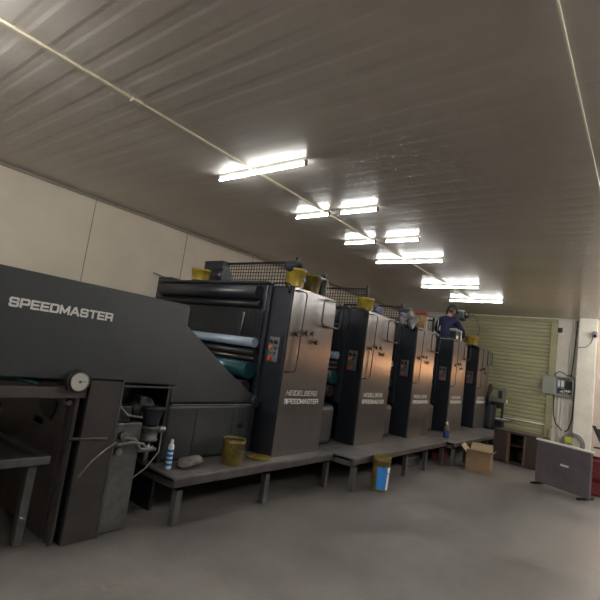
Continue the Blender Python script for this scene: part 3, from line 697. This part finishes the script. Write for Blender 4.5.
b = MB(); b.box(-.10, -.01, -.17, -.02, .12, .18, .006); b.box(-.10, -.01, .0, .09, .10, .15, .004); b.build('terminal_block', M['whitelab'], E_)
b = MB()
for k in range(6):
    y = -.17+k*.055
    b.tube([(-.10, y, .48), (-.13, y+.02*math.sin(k*2), .40), (-.12, y+.03*math.cos(k*3), .28), (-.11, y+.02, .16), (-.08, y, .04)], .006, 6)
b.build('wiring', M['cable'], E_)
# pipes above and below
def pipe(name, pts, r, m, label, cat='pipe', group=None):
    b = MB(); b.tube(pts, r, 8); return tag(b.build(name, M[m]), label, cat, group)
xw = XE-.03
pipe('wall_pipe', [(xw, 1.68, 3.55), (xw, 1.72, 2.9), (xw, 1.73, 2.0)], .020, 'pipe', 'white pipe running from the ceiling down to the top of the electrical box')
pipe('power_cable', [(xw, 1.60, 3.55), (xw, 1.625, 2.8), (xw, 1.66, 2.2), (xw-.02, 1.68, 1.99)], .012, 'cable', 'black cable running down beside the white ceiling pipe', 'cable')
pipe('wall_pipe', [(xw, 1.92, 1.45), (xw, 1.93, .9), (xw, 1.92, .05)], .026, 'pipe', 'white pipe below the electrical box, nearest the shutter', group=None)
pipe('wall_pipe', [(xw, 1.83, 1.45), (xw, 1.84, 1.0), (xw, 1.88, .5), (xw, 1.83, .05)], .022, 'pipe', 'slightly slanting white pipe below the middle of the electrical box')
pipe('wall_pipe', [(xw, 1.70, 1.25), (xw, 1.70, .5), (xw, 1.72, .05)], .02, 'pipe', 'white pipe below the electrical box, nearest the column')
pipe('power_cable', [(14.25, 1.60, 1.95), (14.25, 1.575, 1.8), (14.25, 1.57, 1.3), (14.27, 1.58, .9), (14.3, 1.66, .6), (14.33, 1.74, .52)], .014, 'cable', 'thick black cable down the right side of the electrical box', 'cable')
pipe('power_cable', [(14.24, 2.03, 1.45), (14.25, 2.03, 1.2), (14.25, 2.02, .95), (14.28, 1.96, .72), (14.33, 1.86, .6), (14.33, 1.80, .55)], .014, 'cable', 'thick black cable looping down beside the shutter rail', 'cable')
pipe('power_cable', [(14.22, 2.04, 1.99), (14.22, 2.02, 2.06), (14.22, 1.93, 2.12), (14.22, 1.82, 2.08), (14.22, 1.76, 2.02), (14.22, 1.66, 2.06), (14.23, 1.60, 1.95)], .013, 'cable', 'black cable bulging over the top of the electrical box', 'cable')
pipe('power_cable', [(xw, 2.04, .62), (14.28, 2.12, .5), (14.26, 2.12, .3), (14.3, 2.0, .18)], .012, 'cable', 'black cable loop beside the foot of the shutter rail', 'cable')
b = MB(); b.box(-.07, 0, -.05, .05, 0, .12, .006); tag(b.build('switch_box', M['pipe'], loc=(XE-.001, 1.64, 1.25)), 'small white switch box under the electrical box', 'switch')
b = MB(); b.box(-.06, 0, -.05, .06, 0, .14, .02); tag(b.build('hinge_block', M['dark'], loc=(XE-.001, 2.0, 3.20)), 'dark small bracket on the wall high beside the shutter rail', 'bracket')
# coil
Cc = empty('cable_coil', (14.24, 1.52, -.028), 'grey coil of cable leaning on the column foot behind the steel cabinet', 'cable coil')
b = MB()
for k in range(7):
    rr = .27-.012*k+random.uniform(-.01, .01); dy = random.uniform(-.02, .02)
    b.tube([(-.20-.012*k+random.uniform(-.003, .003)+.05*math.sin(a*PI/14), dy+rr*math.cos(a*PI/14), .31+rr*math.sin(a*PI/14)) for a in range(28)], .010, 6, closed=True)
b.build('coil', M['plate'], Cc)
b = MB(); b.box(-.34, -.325, .0, .15, .33, .47, .003); b.build('yellow_tag', M['tag'], Cc)
b = MB(); b.box(-.36, -.28, -.26, -.18, .10, .22, .02); b.build('plug', M['black'], Cc)
# camera on column
Cm = empty('security_camera', (14.09, 1.16, 3.1), 'small pale sensor with a thin cable high on the right of the column', 'sensor')
b = MB(); b.box(-.08, .01, -.06, .05, 0, .16, .015); b.build('housing', M['plate'], Cm)
b = MB(); b.cyl((-.12, -.01, .03), (-.05, -.01, .06), .03, 14); b.build('lens_barrel', M['dark'], Cm)
pipe('power_cable', [(14.08, 1.20, 3.10), (14.085, 1.24, 2.95), (14.088, 1.34, 2.83), (14.09, 1.53, 2.80)], .007, 'cable', 'thin black cable curving across the column from the sensor', 'cable')

# left wall little rod and box
pipe('wall_rod', [(5.55, YL-.05, 2.55), (4.5, YL-.05, 2.66)], .008, 'cable', 'thin dark rod on the cream left wall above the hood', 'rod')

# ------------------------------------------------------------ person
def skin_mesh(joints, edges, root, sub=2):
    me = bpy.data.meshes.new('sk'); me.from_pydata([j[0] for j in joints], edges, [])
    o = bpy.data.objects.new('sk', me); COL.objects.link(o)
    o.modifiers.new('s', 'SKIN'); 
    for i, j in enumerate(joints):
        r = j[1]; me.skin_vertices[0].data[i].radius = r if isinstance(r, tuple) else (r, r)
        me.skin_vertices[0].data[i].use_root = (i == root)
    s2 = o.modifiers.new('u', 'SUBSURF'); s2.levels = sub; s2.render_levels = sub
    dg = bpy.context.evaluated_depsgraph_get(); dg.update()
    res = bpy.data.meshes.new_from_object(o.evaluated_get(dg))
    bpy.data.objects.remove(o); bpy.data.meshes.remove(me)
    return res

# local frame: +X forward, +Y left, z up from feet
PZ = 1.44
P = empty('person', (10.66, 3.90, PZ), 'person in navy shirt and black cap, seen from behind, leaning over the press', 'person')
J = [((0, 0, .93), (.13, .15)), ((.02, 0, 1.08), (.12, .14)), ((.08, 0, 1.28), (.125, .165)), ((.14, 0, 1.44), (.10, .17)), ((.17, -.005, 1.53), .062), ((.20, -.02, 1.61), .056),
     ((.14, .19, 1.44), .070), ((.22, .29, 1.20), .052), ((.44, .17, 1.07), .038), ((.56, .10, 1.06), .028),
     ((.14, -.19, 1.43), .070), ((.30, -.30, 1.20), .052), ((.50, -.26, 1.05), .038), ((.62, -.25, 1.03), .028),
     ((.0, .10, .86), .09), ((.03, .11, .50), .062), ((.0, .12, .10), .045), ((.0, .12, .05), .045), ((.16, .13, .035), .035),
     ((.0, -.10, .86), .09), ((.03, -.11, .50), .062), ((.0, -.12, .10), .045), ((.0, -.12, .05), .045), ((.16, -.13, .035), .035)]
Ed = [(0, 1), (1, 2), (2, 3), (3, 4), (4, 5), (3, 6), (6, 7), (7, 8), (8, 9), (3, 10), (10, 11), (11, 12), (12, 13), (0, 14), (14, 15), (15, 16), (16, 17), (17, 18), (0, 19), (19, 20), (20, 21), (21, 22), (22, 23)]
body = skin_mesh(J, Ed, 0)
bm = bmesh.new(); bm.from_mesh(body)
# head: shaped sphere joined
hc = Vector((.235, -.03, 1.70)); R = (Matrix.Rotation(math.radians(-38), 3, 'Z') @ Matrix.Rotation(math.radians(24), 3, 'Y'))
t = bmesh.new(); bmesh.ops.create_uvsphere(t, u_segments=28, v_segments=20, radius=1)
for v in t.verts:
    x, y, z = v.co
    w = 1.0-.22*max(0, -z)**1.5                     # jaw taper
    v.co = Vector((x*.098*(1 if x < 0 else 1.0), y*.077*w, z*.118))
    if x > .55 and abs(y) < .35: v.co.x += .004
    if x > .8 and abs(z+.12) < .16 and abs(y) < .22: v.co.x += .020*(1-abs(y)/.22)   # nose
    if x > .75 and .02 < z < .2 and .2 < abs(y) < .55: v.co.x -= .008                # eye sockets
    v.co = hc + R @ v.co
for sgn in (1, -1):
    e = bmesh.new(); bmesh.ops.create_uvsphere(e, u_segments=12, v_segments=8, radius=1)
    for v in e.verts: v.co = hc + R @ (Vector((-.005+v.co.x*.018, sgn*.078+v.co.y*.010, -.012+v.co.z*.032)))
    me = bpy.data.meshes.new('e'); e.to_mesh(me); e.free(); t.from_mesh(me); bpy.data.meshes.remove(me)
me = bpy.data.meshes.new('h'); t.to_mesh(me); t.free(); bm.from_mesh(me); bpy.data.meshes.remove(me)
# hands
def hand(w, d, up, side):
    d = Vector(d).normalized(); up = Vector(up).normalized(); s = d.cross(up).normalized()*side; w = Vector(w)
    def q(a, b_, c): return tuple(w+d*a+s*b_+up*c)
    js = [(q(0, 0, 0), (.024, .03)), (q(.045, 0, 0), (.018, .036)), (q(.085, 0, 0), (.015, .040))]; es = [(0, 1), (1, 2)]
    me_ = skin_mesh(js, es, 0, 2); out = [me_]
    for k, (off, ln) in enumerate(((-.032, .066), (-.011, .076), (.011, .070), (.031, .054))):
        js = [(q(.075, off, 0), .0095), (q(.095+ln*.35, off*1.1, -.004), .0088), (q(.095+ln*.7, off*1.1, -.022), .0082), (q(.095+ln*.85, off*1.1, -.045), .0074)]
        out.append(skin_mesh(js, [(0, 1), (1, 2), (2, 3)], 0, 2))
    js = [(q(.025, -.022, -.004), .012), (q(.055, -.055, -.014), .0105), (q(.085, -.062, -.026), .009)]
    out.append(skin_mesh(js, [(0, 1), (1, 2)], 0, 2)); return out
for w, d, sd in (((.56, .10, 1.06), (1, -.35, -.25), 1), ((.62, -.25, 1.03), (1, .05, -.1), -1)):
    for m_ in hand(w, d, (.2, 0, 1), sd): bm.from_mesh(m_); bpy.data.meshes.remove(m_)
bm.normal_update()
me = bpy.data.meshes.new('body'); bm.to_mesh(me); bm.free()
for k in ('skin', 'navy', 'trouser', 'black'): me.materials.append(M[k])
def seg_idx(c):
    if c.z < .085 or (c.z < .12 and c.x > .06): return 3
    if c.z < .95 and abs(c.y) < .26 and c.x < .25: return 2
    if c.z > 1.555: return 0
    # arms: short of wrist is skin
    if c.x > .42 and c.z < 1.16: return 0
    if c.z > 1.50 and (c-Vector((.165, 0, 1.52))).length < .07 and c.z > 1.535: return 0
    return 1
for p in me.polygons:
    p.use_smooth = True; p.material_index = seg_idx(p.center)
o = bpy.data.objects.new('body', me); COL.objects.link(o); o.parent = P; P.scale = (1.03, 1.10, 1.03)
# hair
b = MB(); t = bmesh.new(); bmesh.ops.create_uvsphere(t, u_segments=28, v_segments=20, radius=1)
for v in t.verts:
    x, y, z = v.co
    if z < -.62: v.co.z = -.62; z = -.62
    k = 1.10 if x < .30 else .86
    v.co = hc + R @ Vector((x*.100*k-.004, y*.078*k, z*.12*k))
b._add(t); b.build('hair', M['hair'], P, smooth=True)
# cap
b = MB(); t = bmesh.new(); bmesh.ops.create_uvsphere(t, u_segments=28, v_segments=20, radius=1)
for v in t.verts:
    x, y, z = v.co; zz = max(z, .02)
    v.co = hc + R @ Vector((x*.112, y*.092, .022+zz*.118*(1-.12*max(0, zz-.5))))
b._add(t); cp = b.build('cap', M['cap'], P, smooth=True)
b = MB(); t = bmesh.new(); n = 12; up = []; lo = []
for i in range(n+1):
    a = -1.0+2.0*i/n
    up.append((Vector((.10*math.cos(a), .088*math.sin(a), .030)), Vector((.10*math.cos(a)+.085*max(.1, math.cos(a*1.3)), .095*math.sin(a), .012))))
vi = [[t.verts.new(hc+R@p) for p in pr] for pr in up]; vj = [[t.verts.new(hc+R@(p-Vector((0, 0, .006)))) for p in pr] for pr in up]
for i in range(n):
    t.faces.new((vi[i][0], vi[i+1][0], vi[i+1][1], vi[i][1])); t.faces.new((vj[i][0], vj[i][1], vj[i+1][1], vj[i+1][0])); t.faces.new((vi[i][1], vi[i+1][1], vj[i+1][1], vj[i][1]))
b._add(t); b.build('peak', M['cap'], cp)
b = MB(); c0 = hc+R@Vector((-.108, 0, .045)); b.blob(tuple(c0), .016, 0, sub=2, sc=(.6, 1, .8)); b.build('buckle', M['dial'], cp)
b = MB(); b.tube([(.165+.066*math.cos(a*PI/10), -.005+.068*math.sin(a*PI/10), 1.525+.012*math.cos(a*PI/10)) for a in range(20)], .012, 8, closed=True); b.build('collar', M['navy'], P)
for sy in (-.12, .12): pass

# ------------------------------------------------------------ warm lamp added out of frame at right for the orange tower glow
Wl = empty('added_glow_lamp', (13.3, .0, 0), 'warm lamp on a stand, added outside the picture for the orange glow on the towers', 'lamp', rz=0)
b = MB(); b.cyl((0, -.07, .05), (0, -.07, 1.62), .018, 10); b.build('pole', M['tube'], Wl)
for k in range(3):
    a = k*2*PI/3; b = MB(); b.cyl((0, 0, .35), (.35*math.cos(a), .35*math.sin(a), .01), .012, 8); b.build('leg', M['tube'], Wl)
b = MB(); b.box(-.14, .14, -.12, -.02, 1.60, 1.84, .01); b.build('lamp_head', M['black'], Wl)
ld = bpy.data.lights.new('warm_glow', 'AREA'); ld.shape = 'RECTANGLE'; ld.size = .3; ld.size_y = .22; ld.energy = 4.0; ld.color = (1, .48, .2); ld.spread = math.radians(110)
lo_ = bpy.data.objects.new('warm_glow', ld); COL.objects.link(lo_); lo_.parent = Wl; lo_.location = (0, -.01, 1.72); lo_.rotation_euler = (math.radians(90), 0, 0)
lo_.rotation_euler = Vector((-1.7, 1, 0.1)).to_track_quat('-Z', 'Y').to_euler()

# ------------------------------------------------------------ world, camera
w = bpy.data.worlds.new('w'); SC.world = w; w.use_nodes = True
w.node_tree.nodes['Background'].inputs[0].default_value = (.5, .5, .5, 1); w.node_tree.nodes['Background'].inputs[1].default_value = .02
cam = bpy.data.cameras.new('camera'); cam.lens = 27; cam.sensor_width = 36; cam.sensor_fit = 'HORIZONTAL'; cam.clip_start = .05
co = bpy.data.objects.new('camera', cam); COL.objects.link(co); SC.camera = co
xw_ = Vector((0.60198159, 0.17801011, 0.77841542)); yw_ = Vector((-0.78677462, -0.03428842, 0.61628728)); zw_ = Vector((0.136396, -0.98343109, 0.11941284))
# rows of R map camera (x right, y down, z forward) to world
rows = (xw_, yw_, zw_)
Rm = Matrix([(r.x, -r.y, -r.z) for r in rows])
co.matrix_world = Matrix.Translation((0, 0, 1.6)) @ Rm.to_4x4()
SC.view_settings.view_transform = 'Standard'; SC.view_settings.look = 'None'
SC.view_settings.exposure = 2.75; SC.view_settings.gamma = 1.0
try: SC.view_settings.use_curve_mapping = False
except Exception: pass
